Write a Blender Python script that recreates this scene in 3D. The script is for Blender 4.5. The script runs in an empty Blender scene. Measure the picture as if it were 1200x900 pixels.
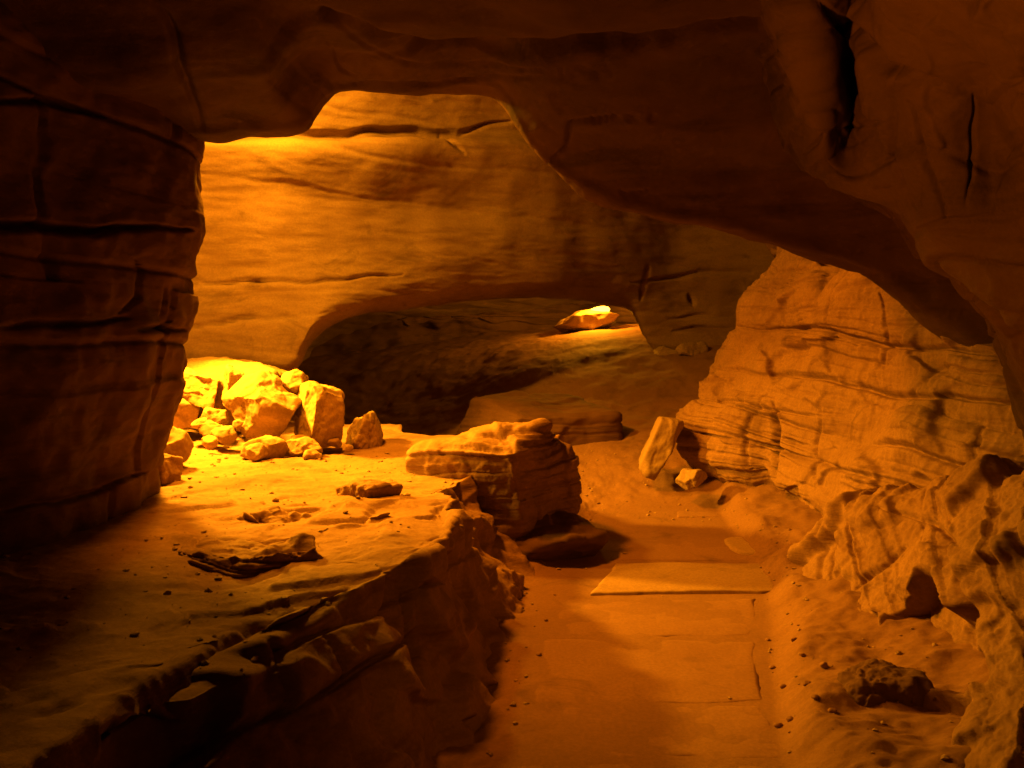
import bpy, math, random
import numpy as np
R = math.radians
scene = bpy.context.scene
col = scene.collection

# ------------------------------------------------------------------ camera
CAM_Z, PITCH, FPX = 1.5, math.atan(70/1039), 1039.0
cam_d = bpy.data.cameras.new('camera')
cam_d.sensor_width = 36.0
cam_d.lens = 36.0*FPX/1200
cam_d.clip_start = 0.05
cam_d.clip_end = 300
cam = bpy.data.objects.new('camera', cam_d)
cam.location = (0, 0, CAM_Z)
cam.rotation_euler = (math.pi/2-PITCH, 0, 0)
col.objects.link(cam)
scene.camera = cam

# ------------------------------------------------------------------ world (deep inside a cave: no daylight)
w = bpy.data.worlds.new('World')
scene.world = w
w.use_nodes = True
bg = w.node_tree.nodes['Background']
bg.inputs[0].default_value = (1.0, 0.30, 0.02, 1)
bg.inputs[1].default_value = 0.0
scene.view_settings.view_transform = 'Standard'
scene.view_settings.look = 'None'
scene.view_settings.gamma = 1
scene.view_settings.exposure = 0.0
scene.cycles.max_bounces = 6
scene.cycles.diffuse_bounces = 2
scene.cycles.use_denoising = True
SODIUM = (1.0, 0.25, 0.002)
SODIUM_HOT = (1.0, 0.38, 0.010)     # yellower lamp colour, standing in for the shift of overexposed brights

def P(px, py, d):
    """world point on the ray through photo pixel (px, py) at world distance y = d"""
    u, v = (px-600)/FPX, (450-py)/FPX
    cp, sp = math.cos(PITCH), math.sin(PITCH)
    y = v*sp+cp
    return (u/y*d, d, CAM_Z+(v*cp-sp)/y*d)

def lamp(name, loc, power, size, target=None, angle=None, blend=0.6, color=SODIUM):
    L = bpy.data.lights.new(name, 'SPOT' if target else 'POINT')
    L.energy = power
    L.color = color
    L.shadow_soft_size = size
    if target:
        L.spot_size = R(angle)
        L.spot_blend = blend
    o = bpy.data.objects.new(name, L)
    o.location = loc
    if target:
        from mathutils import Vector
        o.rotation_euler = (Vector(target)-Vector(loc)).to_track_quat('-Z', 'Y').to_euler()
    col.objects.link(o)
    return o

# sodium lamps of the cave; the last three spots are unseen added fill
lamp('flood_behind_lintel', (-1.5, 5.5, 3.72), 780, 0.20, (0.9, 4.9, 0.0), 125, 0.8)
lamp('flood_behind_pillar', (-2.1, 5.5, 1.60), 300, 0.15, (0.0, 5.95, 0.35), 62, 0.8, SODIUM_HOT)
lamp('lamp_by_boulders', (-2.6, 6.5, 2.05), 1600, 0.12, (-1.8, 6.2, 0.6), 116, 0.6, SODIUM_HOT)
lamp('lamp_under_roof', (-1.95, 6.85, 3.75), 500, 0.15, color=SODIUM_HOT)
lamp('lamp_in_tunnel', P(697, 352, 12.0), 110, 0.04, color=SODIUM_HOT)
lamp('lamp_on_path_behind', (0.9, -0.9, 2.0), 1.3, 0.35)
lamp('added_path_fill', (0.6, 0.3, 2.3), 75, 0.30, (0.42, 3.5, 0.0), 44, 1.0)  # unseen spot, added to brighten the path and soften its shadow
lamp('added_overhang_fill', (-1.0, 1.0, 0.95), 300, 0.10, (1.75, 2.7, 2.1), 44, 0.7)  # unseen spot from the left, added to light the overhang facets
lamp('added_ceiling_fill', (-0.05, 0.7, 0.8), 50, 0.12, (-0.40, 4.0, 2.72), 27, 1.0)  # unseen up-light, added to brighten the strip under the ceiling

# ------------------------------------------------------------------ helpers
def screen(V):
    cp, sp = math.cos(PITCH), math.sin(PITCH)
    y, z = V[:, 1], V[:, 2]-CAM_Z
    f = np.maximum(y*cp-z*sp, 0.05)
    return np.stack([600+FPX*V[:, 0]/f, 450-FPX*(y*sp+z*cp)/f], 1), f

def _h(ix, iy, iz, seed):
    n = (ix.astype(np.int64)*374761393+iy.astype(np.int64)*668265263+iz.astype(np.int64)*2147483647+seed*1274126177) & 0xffffffff
    n = ((n ^ (n >> 13))*1274126177) & 0xffffffff
    n = ((n ^ (n >> 16))*2246822519) & 0xffffffff
    return (n ^ (n >> 15)) & 0xffffffff

def hash01(a, b, seed):
    return _h(np.asarray(a), np.asarray(b), np.zeros_like(np.asarray(a)), seed)/4294967296.0

_G = np.array([(1,1,0),(-1,1,0),(1,-1,0),(-1,-1,0),(1,0,1),(-1,0,1),(1,0,-1),(-1,0,-1),(0,1,1),(0,-1,1),(0,1,-1),(0,-1,-1),(1,1,0),(-1,1,0),(0,-1,1),(0,-1,-1)], float)

def noise(Pn, seed=0):
    F = np.floor(Pn).astype(np.int64)
    f = Pn-F
    t = f*f*f*(f*(f*6-15)+10)
    out = np.zeros(len(Pn))
    for dx in (0, 1):
        wx = t[:, 0] if dx else 1-t[:, 0]
        for dy in (0, 1):
            wy = t[:, 1] if dy else 1-t[:, 1]
            for dz in (0, 1):
                wz = t[:, 2] if dz else 1-t[:, 2]
                g = _G[_h(F[:, 0]+dx, F[:, 1]+dy, F[:, 2]+dz, seed) & 15]
                dot = g[:, 0]*(f[:, 0]-dx)+g[:, 1]*(f[:, 1]-dy)+g[:, 2]*(f[:, 2]-dz)
                out += wx*wy*wz*dot
    return out

def fbm(Pn, scale=1.0, octaves=4, seed=0, gain=0.5, stretch=(1, 1, 1)):
    Q = Pn*np.array(stretch)*scale
    a, s = 1.0, np.zeros(len(Pn))
    for o in range(octaves):
        s += a*noise(Q+17.3*o, seed+o*7)
        Q = Q*2.03
        a *= gain
    return s

def ridged(Pn, scale, octaves=3, seed=0, stretch=(1, 1, 1)):
    Q = Pn*np.array(stretch)*scale
    a, s = 1.0, np.zeros(len(Pn))
    for o in range(octaves):
        s += a*(1-np.abs(noise(Q+11.1*o, seed+o*5))*2)
        Q = Q*2.1
        a *= 0.5
    return s-1.0

def broken(Pn, scale, seed=0, stretch=(1, 1, 1), tilt=0.95, sharp=42.0):
    """broken-rock relief: every cell is a tilted plane of its own, breaking at the cell borders (about -1..1)"""
    Q = Pn*np.array(stretch)*scale
    F = np.floor(Q).astype(np.int64)
    wsum = np.full(len(Q), 1e-12)
    val = np.zeros(len(Q))
    for dx in (-1, 0, 1):
        for dy in (-1, 0, 1):
            for dz in (-1, 0, 1):
                cx, cy, cz = F[:, 0]+dx, F[:, 1]+dy, F[:, 2]+dz
                h = _h(cx, cy, cz, seed)
                jx, jy, jz = (h & 1023)/1023.0, ((h >> 10) & 1023)/1023.0, ((h >> 20) & 1023)/1023.0
                rx, ry, rz = Q[:, 0]-cx-jx, Q[:, 1]-cy-jy, Q[:, 2]-cz-jz
                d = rx*rx+ry*ry+rz*rz
                h2 = _h(cx, cy, cz, seed+99)
                g = _G[h2 & 15]
                v = tilt*(rx*g[:, 0]+ry*g[:, 1]+rz*g[:, 2])+((h2 >> 8) & 255)/255.0*1.0-0.5
                k = np.exp(-sharp*d)
                wsum += k
                val += k*v
    return val/wsum

def sstep(a, b, x):
    t = np.clip((x-a)/(b-a), 0, 1)
    return t*t*(3-2*t)

def strata(h, seed, thick, groove=0.5, soft=0.012):
    """layer protrusion in 0..1 with grooves at the bedding joints; returns (value, layer id, distance to joint)"""
    rng = np.random.RandomState(seed)
    b = np.cumsum(thick*(0.25+1.6*rng.rand(400)**1.5))
    b = b-b[200]
    off = rng.rand(402)
    gd = rng.rand(401)**2
    i = np.clip(np.searchsorted(b, h), 1, 399)
    lo, hi = h-b[i-1], b[i]-h
    tlo = sstep(0, soft*2, lo)
    v = off[i]*tlo+(off[i]+off[i-1])*0.5*(1-tlo)
    d = np.minimum(lo, hi)
    near = np.where(lo < hi, gd[i-1], gd[i])
    v = v-groove*near*np.exp(-(d/soft)**2)
    return v, i, d

def joints(h, u, seed, thick, spacing, width=0.012):
    """vertical joints, staggered between thick beds; returns (block offset 0..1, groove 0..1)"""
    _, i, d = strata(h, seed, thick)
    uu = u/spacing+hash01(i, i*0, seed+1)*7+0.0
    k = np.floor(uu).astype(np.int64)
    c = k+0.2+0.6*hash01(k, i, seed+2)
    dist = np.abs(uu-c)*spacing
    blk = np.where(uu < c, k, k+1)
    on = hash01(k, i, seed+4) > 0.35
    return hash01(blk, i, seed+3), np.where(on, np.exp(-(dist/width)**2), 0)

def catmull(ctrl, n):
    """Catmull-Rom resample along axis 0, spaced by mean chord length"""
    c = np.asarray(ctrl, float)
    m = c.shape[0]
    seg = np.linalg.norm(np.diff(c, axis=0), axis=-1)
    L = seg.reshape(m-1, -1).mean(1)+1e-4
    cum = np.concatenate([[0], np.cumsum(L)])
    s = np.linspace(0, cum[-1], n)
    i = np.clip(np.searchsorted(cum, s, side='right')-1, 0, m-2)
    t = ((s-cum[i])/L[i]).reshape((n,)+(1,)*(c.ndim-1))
    g = lambda k: c[np.clip(k, 0, m-1)]
    p0, p1, p2, p3 = g(i-1), g(i), g(i+1), g(i+2)
    ex = (i == 0)
    p0 = np.where(ex.reshape(t.shape), 2*p1-p2, p0)
    ex = (i == m-2)
    p3 = np.where(ex.reshape(t.shape), 2*p2-p1, p3)
    T = 0.42
    m1, m2 = T*(p2-p0), T*(p3-p1)
    t2, t3 = t*t, t*t*t
    return (2*t3-3*t2+1)*p1+(t3-2*t2+t)*m1+(-2*t3+3*t2)*p2+(t3-t2)*m2

def grid_normals(G):
    du = np.gradient(G, axis=0)
    dv = np.gradient(G, axis=1)
    n = np.cross(du, dv)
    return n/(np.linalg.norm(n, axis=-1, keepdims=True)+1e-9)

def mesh_obj(name, V, F, mat, origin=(0, 0, 0)):
    me = bpy.data.meshes.new(name)
    V = np.asarray(V, np.float32)-np.array(origin, np.float32)
    F = np.asarray(F, np.int32)
    k = F.shape[1]
    me.vertices.add(len(V))
    me.vertices.foreach_set('co', V.ravel())
    me.loops.add(F.size)
    me.loops.foreach_set('vertex_index', F.ravel())
    me.polygons.add(len(F))
    me.polygons.foreach_set('loop_start', np.arange(0, F.size, k, dtype=np.int32))
    me.polygons.foreach_set('use_smooth', np.ones(len(F), bool))
    me.update(calc_edges=True)
    me.materials.append(mat)
    o = bpy.data.objects.new(name, me)
    o.location = origin
    col.objects.link(o)
    return o

def tag(o, label=None, cat=None, group=None, kind=None):
    if label: o['label'] = label
    if cat: o['category'] = cat
    if group: o['group'] = group
    if kind: o['kind'] = kind
    return o

def grid_faces(n, m):
    a = np.arange(n*m).reshape(n, m)
    return np.stack([a[:-1, :-1], a[1:, :-1], a[1:, 1:], a[:-1, 1:]], -1).reshape(-1, 4)

def patch(name, net, n, m, mat, disp=None, air=(0, 3, 1.5), grooves=(), pre=None):
    """dense displaced rock surface through a control net of world points"""
    net = np.asarray(net, float)
    G = catmull(net, n)
    G = catmull(G.transpose(1, 0, 2), m).transpose(1, 0, 2)
    if pre is not None:
        G = pre(G)
    N = grid_normals(G)
    flip = np.sum(N*(np.array(air)-G)) < 0
    if flip:
        N = -N
    V, Nn = G.reshape(-1, 3), N.reshape(-1, 3)
    D = disp(V, Nn) if disp is not None else np.zeros(len(V))
    if D.ndim == 1:
        D = D[:, None]*Nn
    if grooves:
        S, f = screen(V+D)
        for line, width, depth in grooves:
            D = D-(groove_amount(S, f, line, width)*depth)[:, None]*Nn
    F = grid_faces(n, m)
    # face winding to match the air side
    if not flip:
        pass
    else:
        F = F[:, ::-1]
    return mesh_obj(name, V+D, F, mat)

def groove_amount(S, f, line, width):
    line = np.asarray(line, float)
    best = np.full(len(S), 1e9)
    lo, hi = line.min(0)-40, line.max(0)+40
    idx = np.where((S[:, 0] > lo[0]) & (S[:, 0] < hi[0]) & (S[:, 1] > lo[1]) & (S[:, 1] < hi[1]))[0]
    if len(idx) == 0:
        return np.zeros(len(S))
    s = S[idx].copy()
    s[:, 0] += 2.0*np.sin(s[:, 1]*0.061+s[:, 0]*0.02)+0.8*np.sin(s[:, 1]*0.17+1)
    s[:, 1] += 2.0*np.sin(s[:, 0]*0.047)+0.8*np.sin(s[:, 0]*0.13+2)
    b = np.full(len(idx), 1e9)
    wd = np.ones(len(idx))
    tot = len(line)-1
    for k in range(tot):
        a, c = line[k], line[k+1]
        ab = c-a
        t = np.clip(((s-a)@ab)/(ab@ab+1e-9), 0, 1)
        d = np.linalg.norm(s-(a+t[:, None]*ab), axis=1)
        upd = d < b
        b = np.where(upd, d, b)
        g = (k+t)/tot
        wd = np.where(upd, 0.35+0.65*np.sin(np.pi*np.clip(g*0.9+0.05, 0, 1)), wd)
    dist = b*f[idx]/FPX
    out = np.zeros(len(S))
    out[idx] = np.exp(-(dist/(width*wd))**2)*wd
    return out

# ------------------------------------------------------------------ materials
def rock_mat(name, c1, c2, c3, band=14.0, bump=0.5, fine=0.3, dip=0.0):
    m = bpy.data.materials.new(name)
    m.use_nodes = True
    nt = m.node_tree
    N, L = nt.nodes, nt.links
    b = N['Principled BSDF']
    b.inputs['Roughness'].default_value = 0.88
    b.inputs['Specular IOR Level'].default_value = 0.22
    geo = N.new('ShaderNodeNewGeometry')
    def nz(scale, detail, stretch=None, rough=0.55, dist=0.0):
        t = N.new('ShaderNodeTexNoise')
        t.inputs['Scale'].default_value = scale
        t.inputs['Detail'].default_value = detail
        t.inputs['Roughness'].default_value = rough
        t.inputs['Distortion'].default_value = dist
        if stretch:
            mp = N.new('ShaderNodeMapping')
            mp.inputs['Scale'].default_value = stretch
            mp.inputs['Rotation'].default_value = (0, dip, 0)
            L.new(geo.outputs['Position'], mp.inputs[0])
            L.new(mp.outputs[0], t.inputs['Vector'])
        else:
            L.new(geo.outputs['Position'], t.inputs['Vector'])
        return t.outputs['Fac']
    def ramp(x, a, c):
        r = N.new('ShaderNodeMapRange')
        r.interpolation_type = 'SMOOTHSTEP'
        r.inputs['From Min'].default_value = a
        r.inputs['From Max'].default_value = c
        L.new(x, r.inputs['Value'])
        return r.outputs['Result']
    def mix(f, A, B, mode='MIX'):
        x = N.new('ShaderNodeMix')
        x.data_type = 'RGBA'
        x.blend_type = mode
        if isinstance(f, float): x.inputs[0].default_value = f
        else: L.new(f, x.inputs[0])
        for s, v in ((6, A), (7, B)):
            if isinstance(v, tuple): x.inputs[s].default_value = v+(1,)
            else: L.new(v, x.inputs[s])
        return x.outputs[2]
    base = mix(ramp(nz(1.1, 6, None, 0.6, 0.4), 0.35, 0.65), c1, c2)
    base = mix(ramp(nz(1.0, 7, (1.2, 1.2, band), 0.6, 0.3), 0.50, 0.72), base, c3)
    stain = ramp(nz(2.3, 9, (1, 1, 1.6), 0.68, 0.8), 0.54, 0.70)
    s2 = N.new('ShaderNodeMath'); s2.operation = 'MULTIPLY'; s2.inputs[1].default_value = 0.55
    L.new(stain, s2.inputs[0])
    base = mix(s2.outputs[0], base, tuple(x*0.45 for x in c3))
    g = nz(60, 6, None, 0.7)
    gr = ramp(g, 0.3, 0.75)
    base = mix(gr, mix(0.35, base, (0.10, 0.06, 0.035)), base)
    L.new(base, b.inputs['Base Color'])
    def bumpn(h, st, dist, prev=None):
        q = N.new('ShaderNodeBump')
        q.inputs['Strength'].default_value = st
        q.inputs['Distance'].default_value = dist
        L.new(h, q.inputs['Height'])
        if prev: L.new(prev, q.inputs['Normal'])
        return q.outputs[0]
    n1 = bumpn(nz(3.0, 9, (1, 1, band*0.5), 0.62, 0.3), bump*0.6, 0.02)
    n2 = bumpn(nz(14, 10, (1, 1, 1.8), 0.65), bump*0.6, 0.012, n1)
    n3 = bumpn(nz(110, 5, None, 0.7), fine, 0.004, n2)
    L.new(n3, b.inputs['Normal'])
    return m

M_WALL = rock_mat('pale_cave_rock', (0.328, 0.218, 0.125), (0.265, 0.164, 0.094), (0.211, 0.125, 0.070), 9, 0.35, 0.2)
M_ROCK = rock_mat('layered_cave_rock', (0.343, 0.210, 0.133), (0.257, 0.153, 0.094), (0.187, 0.101, 0.062), 16, 0.75, 0.4)
M_DARK = rock_mat('dark_shade_rock', (0.156, 0.083, 0.055), (0.109, 0.058, 0.039), (0.070, 0.038, 0.027), 12, 0.5, 0.3)  # dark rock tone, with shade of pillar and flat rock put into it
M_ROOF = rock_mat('shade_darkened_roof_rock', (0.102, 0.055, 0.035), (0.065, 0.035, 0.022), (0.044, 0.024, 0.016), 10, 0.6, 0.35)  # shade under the roof put into the colour, darker than the other rock
M_BLOCK = rock_mat('broken_limestone', (0.390, 0.273, 0.164), (0.328, 0.218, 0.125), (0.281, 0.179, 0.101), 6, 0.35, 0.3)
M_SAND = rock_mat('trodden_cave_sand', (0.281, 0.158, 0.101), (0.234, 0.130, 0.086), (0.211, 0.114, 0.070), 1.2, 0.35, 0.5)
M_SLAB = rock_mat('worn_paving_stone', (0.312, 0.179, 0.117), (0.273, 0.151, 0.098), (0.242, 0.130, 0.082), 1.0, 0.10, 0.15)
M_STEP = rock_mat('pale_worn_step', (0.390, 0.265, 0.156), (0.351, 0.234, 0.133), (0.312, 0.203, 0.117), 1.0, 0.10, 0.15)
M_SOIL = rock_mat('dark_soil', (0.125, 0.078, 0.047), (0.094, 0.058, 0.035), (0.070, 0.043, 0.023), 1.5, 0.8, 0.6)

# ------------------------------------------------------------------ ground
GP = np.array([  # x, y, z control heights of the cave floor
    (-6, -4, 0), (0, -4, 0), (6, -4, 0.1), (0, 0, 0), (0.5, 2, 0), (1.3, 2.5, 0.05), (2.5, 3, 0.3), (0.45, 4.5, 0), (1.35, 4.5, 0.06),
    (0.5, 5.6, 0.02), (1.4, 5.6, 0.08), (0.8, 6.6, 0.04), (1.6, 6.6, 0.12), (0.3, 6.4, 0.05), (1.0, 7.6, 0.20), (1.7, 7.6, 0.27),
    (0.6, 8.0, 0.30), (1.2, 9.0, 0.62), (2.0, 9.0, 0.70), (0.6, 9.0, 0.60), (0.1, 8.6, 0.40), (-0.6, 8.8, 0.25), (-1.5, 9.2, 0.1), (-2.6, 9.6, 0.2),
    (1.0, 10.2, 1.02), (2.2, 10.4, 1.22), (0.2, 10.4, 0.95), (-0.9, 10.6, 0.62), (-2.0, 10.6, 0.5), (3.2, 10, 1.3), (1.2, 11.5, 1.38), (2.6, 11.5, 1.45),
    (0, 12, 1.22), (-1.5, 12, 0.95), (-3, 12, 0.9), (1, 14, 1.45), (-2, 14, 1.2), (4, 14, 1.5), (-6, 8, 0.3), (-6, 14, 1), (6, 8, 0.8), (6, 14, 1.5), (0, 18, 1.5), (-6, 18, 1.5), (6, 18, 1.5), (-3, 3, 0), (-3, 6, 0.1)], float)

def rbf_fit(C):
    X = C[:, :2]
    r = np.linalg.norm(X[:, None]-X[None], axis=-1)
    A = r+np.eye(len(C))*0.02
    Pm = np.concatenate([np.ones((len(C), 1)), X], 1)
    K = np.block([[A, Pm], [Pm.T, np.zeros((3, 3))]])
    return np.linalg.solve(K, np.concatenate([C[:, 2], np.zeros(3)]))
GW = rbf_fit(GP)

def ground_base(x, y):
    x, y = np.asarray(x, float), np.asarray(y, float)
    out = GW[-3]+GW[-2]*x+GW[-1]*y
    for k in range(len(GP)):
        out = out+GW[k]*np.sqrt((x-GP[k, 0])**2+(y-GP[k, 1])**2+0.01)
    return out

PX0, PX1 = -0.02, 1.02          # the paved strip
def path_edges(y):
    l = np.interp(y, [0, 3, 5, 6, 7.2], [-0.03, -0.03, 0.10, 0.48, 0.80])
    r = np.interp(y, [0, 3, 5, 6, 7.2], [0.98, 0.98, 1.50, 1.62, 1.70])
    return l, r

def ground_z(x, y):
    z = ground_base(x, y)
    Q = np.stack([np.ravel(x), np.ravel(y), 0*np.ravel(x)], 1)
    l, r = path_edges(Q[:, 1])
    on = sstep(-0.12, 0.06, Q[:, 0]-l)*sstep(-0.12, 0.06, r-Q[:, 0])*sstep(7.6, 6.9, Q[:, 1])
    zz = np.ravel(z)
    rough = 0.09*fbm(Q, 0.9, 3, 5)+0.035*fbm(Q, 4, 4, 6)+0.012*np.maximum(0, fbm(Q, 14, 3, 8))
    lev = np.interp(Q[:, 1], [0, 5.5, 6.2, 7.0, 8.0], [0, 0, 0.01, 0.03, 0.2])
    zz = zz*(1-on)+lev*on+rough*(1-on*0.94)*(1-0.55*sstep(7.0, 8.5, Q[:, 1]))-0.004*on
    return zz.reshape(np.shape(x))

xs = np.linspace(-7, 7, 640)
xs = np.sign(xs)*(np.abs(xs)/7)**1.5*7+0.6
ys = np.concatenate([np.linspace(-5, 1.8, 40), 1.8*np.exp(np.linspace(0.001, math.log(11.0), 760))])
XX, YY = np.meshgrid(xs, ys, indexing='ij')
ZZ = ground_z(XX, YY)
o = mesh_obj('ground', np.stack([XX, YY, ZZ], -1).reshape(-1, 3), grid_faces(len(xs), len(ys))[:, ::1], M_SAND)
tag(o, kind='structure')

# paved path: big worn slabs laid one after the other
def slab_mesh(quads, top, thick, nx=46, ny=30, seed=0):
    Vs, Fs, off = [], [], 0
    for k, (a, b, c, d) in enumerate(quads):       # a,b near left/right; c,d far right/left
        u = np.linspace(0, 1, nx)[:, None, None]
        v = np.linspace(0, 1, ny)[None, :, None]
        a, b, c, d = [np.array(q, float) for q in (a, b, c, d)]
        G2 = (1-u)*(1-v)*a+u*(1-v)*b+u*v*c+(1-u)*v*d
        Q = np.concatenate([G2, np.zeros(G2.shape[:2]+(1,))], -1).reshape(-1, 3)
        jx, jy = 0.035*fbm(Q, 2.2, 4, 30+seed+k), 0.03*fbm(Q, 2.2, 4, 50+seed+k)
        Q[:, 0] += jx
        Q[:, 1] += jy
        uu = np.broadcast_to(u, (nx, ny, 1)).ravel()
        vv = np.broadcast_to(v, (nx, ny, 1)).ravel()
        e = np.minimum(np.minimum(uu, 1-uu)*np.linalg.norm(b-a), np.minimum(vv, 1-vv)*np.linalg.norm(d-a))
        tz = top[k] if isinstance(top, (list, tuple)) else top
        z = tz+0.006*fbm(Q, 1.5, 3, 70+seed+k)+0.003*fbm(Q, 7, 3, 90)-0.004*np.exp(-(e/0.008)**2)
        Q[:, 2] = z
        Gt = Q.reshape(nx, ny, 3)
        ring = np.concatenate([Gt[:-1, 0], Gt[-1, :-1], Gt[:0:-1, -1], Gt[0, :0:-1]])
        low = ring.copy()
        low[:, 2] -= thick
        n0 = len(Q)
        ridx = np.arange(nx*ny).reshape(nx, ny)
        rid = np.concatenate([ridx[:-1, 0], ridx[-1, :-1], ridx[:0:-1, -1], ridx[0, :0:-1]])
        m = len(rid)
        F = grid_faces(nx, ny)
        nxt = np.roll(np.arange(m), -1)
        side = np.stack([rid, n0+np.arange(m), n0+nxt, rid[nxt]], 1)
        Vs.append(np.concatenate([Q, low]))
        Fs.append(np.concatenate([F, side])+off)
        off += n0+m
    return np.concatenate(Vs), np.concatenate(Fs)

def gp(px, py, z=0.0):
    """photo pixel on the horizontal plane at height z -> (x, y)"""
    u, v = (px-600)/FPX, (450-py)/FPX
    cp, sp = math.cos(PITCH), math.sin(PITCH)
    t = (z-CAM_Z)/(v*cp-sp)
    return (u*t, (v*sp+cp)*t)
quads = []
quads.append((gp(560, 1060), gp(1010, 1060), gp(936, 893), gp(590, 893)))
quads.append((gp(591, 889), gp(934, 889), gp(893, 826), gp(618, 826)))
quads.append((gp(619, 823), gp(892, 823), gp(884, 749), gp(640, 749)))
quads.append((gp(641, 746), gp(884, 745), gp(890, 701), gp(662, 702)))
quads.append((gp(715, 657), gp(880, 657), gp(860, 612), gp(720, 612)))
quads.append((gp(722, 609), gp(790, 609), gp(780, 582), gp(722, 582)))
quads.append((gp(794, 609), gp(858, 609), gp(850, 584), gp(784, 582)))
V, F = slab_mesh(quads, [-0.002, -0.004, -0.002, -0.004, 0.0, 0.015, 0.025], 0.10)
tag(mesh_obj('path', V, F, M_SLAB), kind='structure')
V, F = slab_mesh([(gp(692, 697), gp(912, 694), gp(905, 662), gp(722, 661))], 0.012, 0.14, 80, 30, 9)
tag(mesh_obj('stone_step', V, F, M_STEP), 'long pale stone step laid straight across the paved path', 'step')

# stepping stone with a rounded end
def disc_stone(name, cx, cy, rx, ry, top, mat, seed):
    a = np.linspace(0, 2*np.pi, 72, endpoint=False)
    rr = np.concatenate([np.linspace(0.02, 1, 16), [1.0, 1.0]])
    V = []
    for k, q in enumerate(rr):
        c, s = np.cos(a), np.sin(a)
        ex = np.sign(c)*np.abs(c)**0.6*rx*q+cx
        ey = np.sign(s)*np.abs(s)**0.6*ry*q+cy
        Q = np.stack([ex, ey, 0*a], 1)
        wob = 1+0.10*fbm(Q, 4, 3, seed)
        Q[:, 0] = cx+(Q[:, 0]-cx)*wob
        Q[:, 1] = cy+(Q[:, 1]-cy)*wob
        Q[:, 2] = top+0.004*fbm(Q, 6, 3, seed+1)-0.010*(q > 0.97)-(0.05 if k == 16 else 0)-(0.12 if k == 17 else 0)
        V.append(Q)
    V = np.concatenate(V)
    n = 72
    F = []
    for k in range(len(rr)-1):
        i = np.arange(n)
        j = (i+1) % n
        F.append(np.stack([k*n+i, (k+1)*n+i, (k+1)*n+j, k*n+j], 1))
    return mesh_obj(name, V, np.concatenate(F), mat)
c = gp(882, 641)
tag(disc_stone('stepping_stone', c[0], c[1], 0.17, 0.22, 0.02, M_STEP, 3), 'small pale flagstone with a rounded end just beyond the long step', 'flagstone')

# ------------------------------------------------------------------ back wall of the lit chamber
def rows(*r):
    return [[P(*q) if not (len(q) == 4) else q[:3] for q in row] for row in r]

WD = [6.0, 7.2, 7.7, 7.85, 8.1, 8.4, 8.75, 9.2, 9.7, 10.1, 10.3, 10.2, 9.9]
lip_px = [-150, 120, 240, 335, 372, 430, 540, 650, 705, 742, 775, 850, 1150]
lip_py = [440, 432, 434, 428, 378, 356, 342, 337, 341, 354, 404, 412, 430]
lip_d = [6.2, 7.2, 7.6, 7.65, 7.8, 8.2, 8.9, 9.5, 10.0, 10.3, 10.5, 10.5, 10.1]
lip = list(zip(lip_px, lip_py, lip_d))
def mk(dpy, dd):
    return [(px, py+dpy, d+dd) for px, py, d in lip]
cols_px = [-150, 120, 240, 335, 400, 470, 550, 640, 722, 790, 860, 960, 1150]
def wrow(pys, dd):
    return [(cols_px[i], pys[i], WD[i]+dd[i]) for i in range(13)]
def al(v): return [v]*13
net = rows(
    wrow(al(-260), al(-1.3)),
    wrow([40, 40, 50, 50, 50, 50, 50, 60, 70, 80, 90, 100, 110], al(-0.30)),
    wrow([145, 148, 150, 152, 155, 152, 150, 155, 165, 180, 190, 200, 210], al(0.12)),
    wrow([165, 168, 170, 172, 175, 172, 170, 175, 185, 200, 210, 220, 230], al(-0.05)),
    wrow([230, 230, 230, 230, 235, 238, 240, 245, 255, 265, 270, 275, 280], [0.1, 0.1, 0.1, 0.1, 0.15, 0.2, 0.2, 0.15, 0.15, 0.2, 0.2, 0.2, 0.2]),
    wrow([320, 320, 320, 315, 308, 302, 298, 298, 305, 330, 345, 345, 350], [0.2, 0.15, 0.1, 0.05, 0.05, 0.1, 0.1, 0.15, 0.2, 0.3, 0.3, 0.3, 0.3]),
    lip,
    mk(14, 0.5), mk(-4, 1.8), mk(6, 4.0), mk(40, 5.4))
def d_back(V, N):
    h = V[:, 2]+0.05*V[:, 0]+0.10*fbm(V, 0.6, 3, 11)
    s, _, _ = strata(h, 21, 0.22, 0.9, 0.02)
    return 0.055*fbm(V, 0.8, 3, 12)+0.014*fbm(V, 2.5, 4, 13, 0.5, (0.6, 0.6, 1.6))+0.014*s+0.006*ridged(V, 4, 3, 14, (0.5, 0.5, 2.5))
gro = [([(225, 152), (300, 150), (400, 158), (490, 152), (540, 157), (600, 142)], 0.03, 0.10),
       ([(222, 333), (300, 331), (420, 326), (470, 322)], 0.018, 0.04),
       ([(220, 383), (280, 375), (350, 372)], 0.018, 0.04),
       ([(740, 330), (800, 322), (880, 318)], 0.022, 0.05),
       ([(760, 310), (748, 350)], 0.022, 0.05), ([(806, 345), (814, 360)], 0.025, 0.07),
       ([(785, 372), (860, 372)], 0.022, 0.05), ([(790, 386), (856, 386)], 0.022, 0.05),
       ([(520, 155), (545, 180)], 0.02, 0.04)]
o = patch('cave_back_wall', net, 620, 640, M_WALL, d_back, air=(0, 7, 1.8), grooves=gro)
tag(o, 'broad pale cave wall rising behind the boulder pile, glowing at its upper left', 'cave wall')

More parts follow.
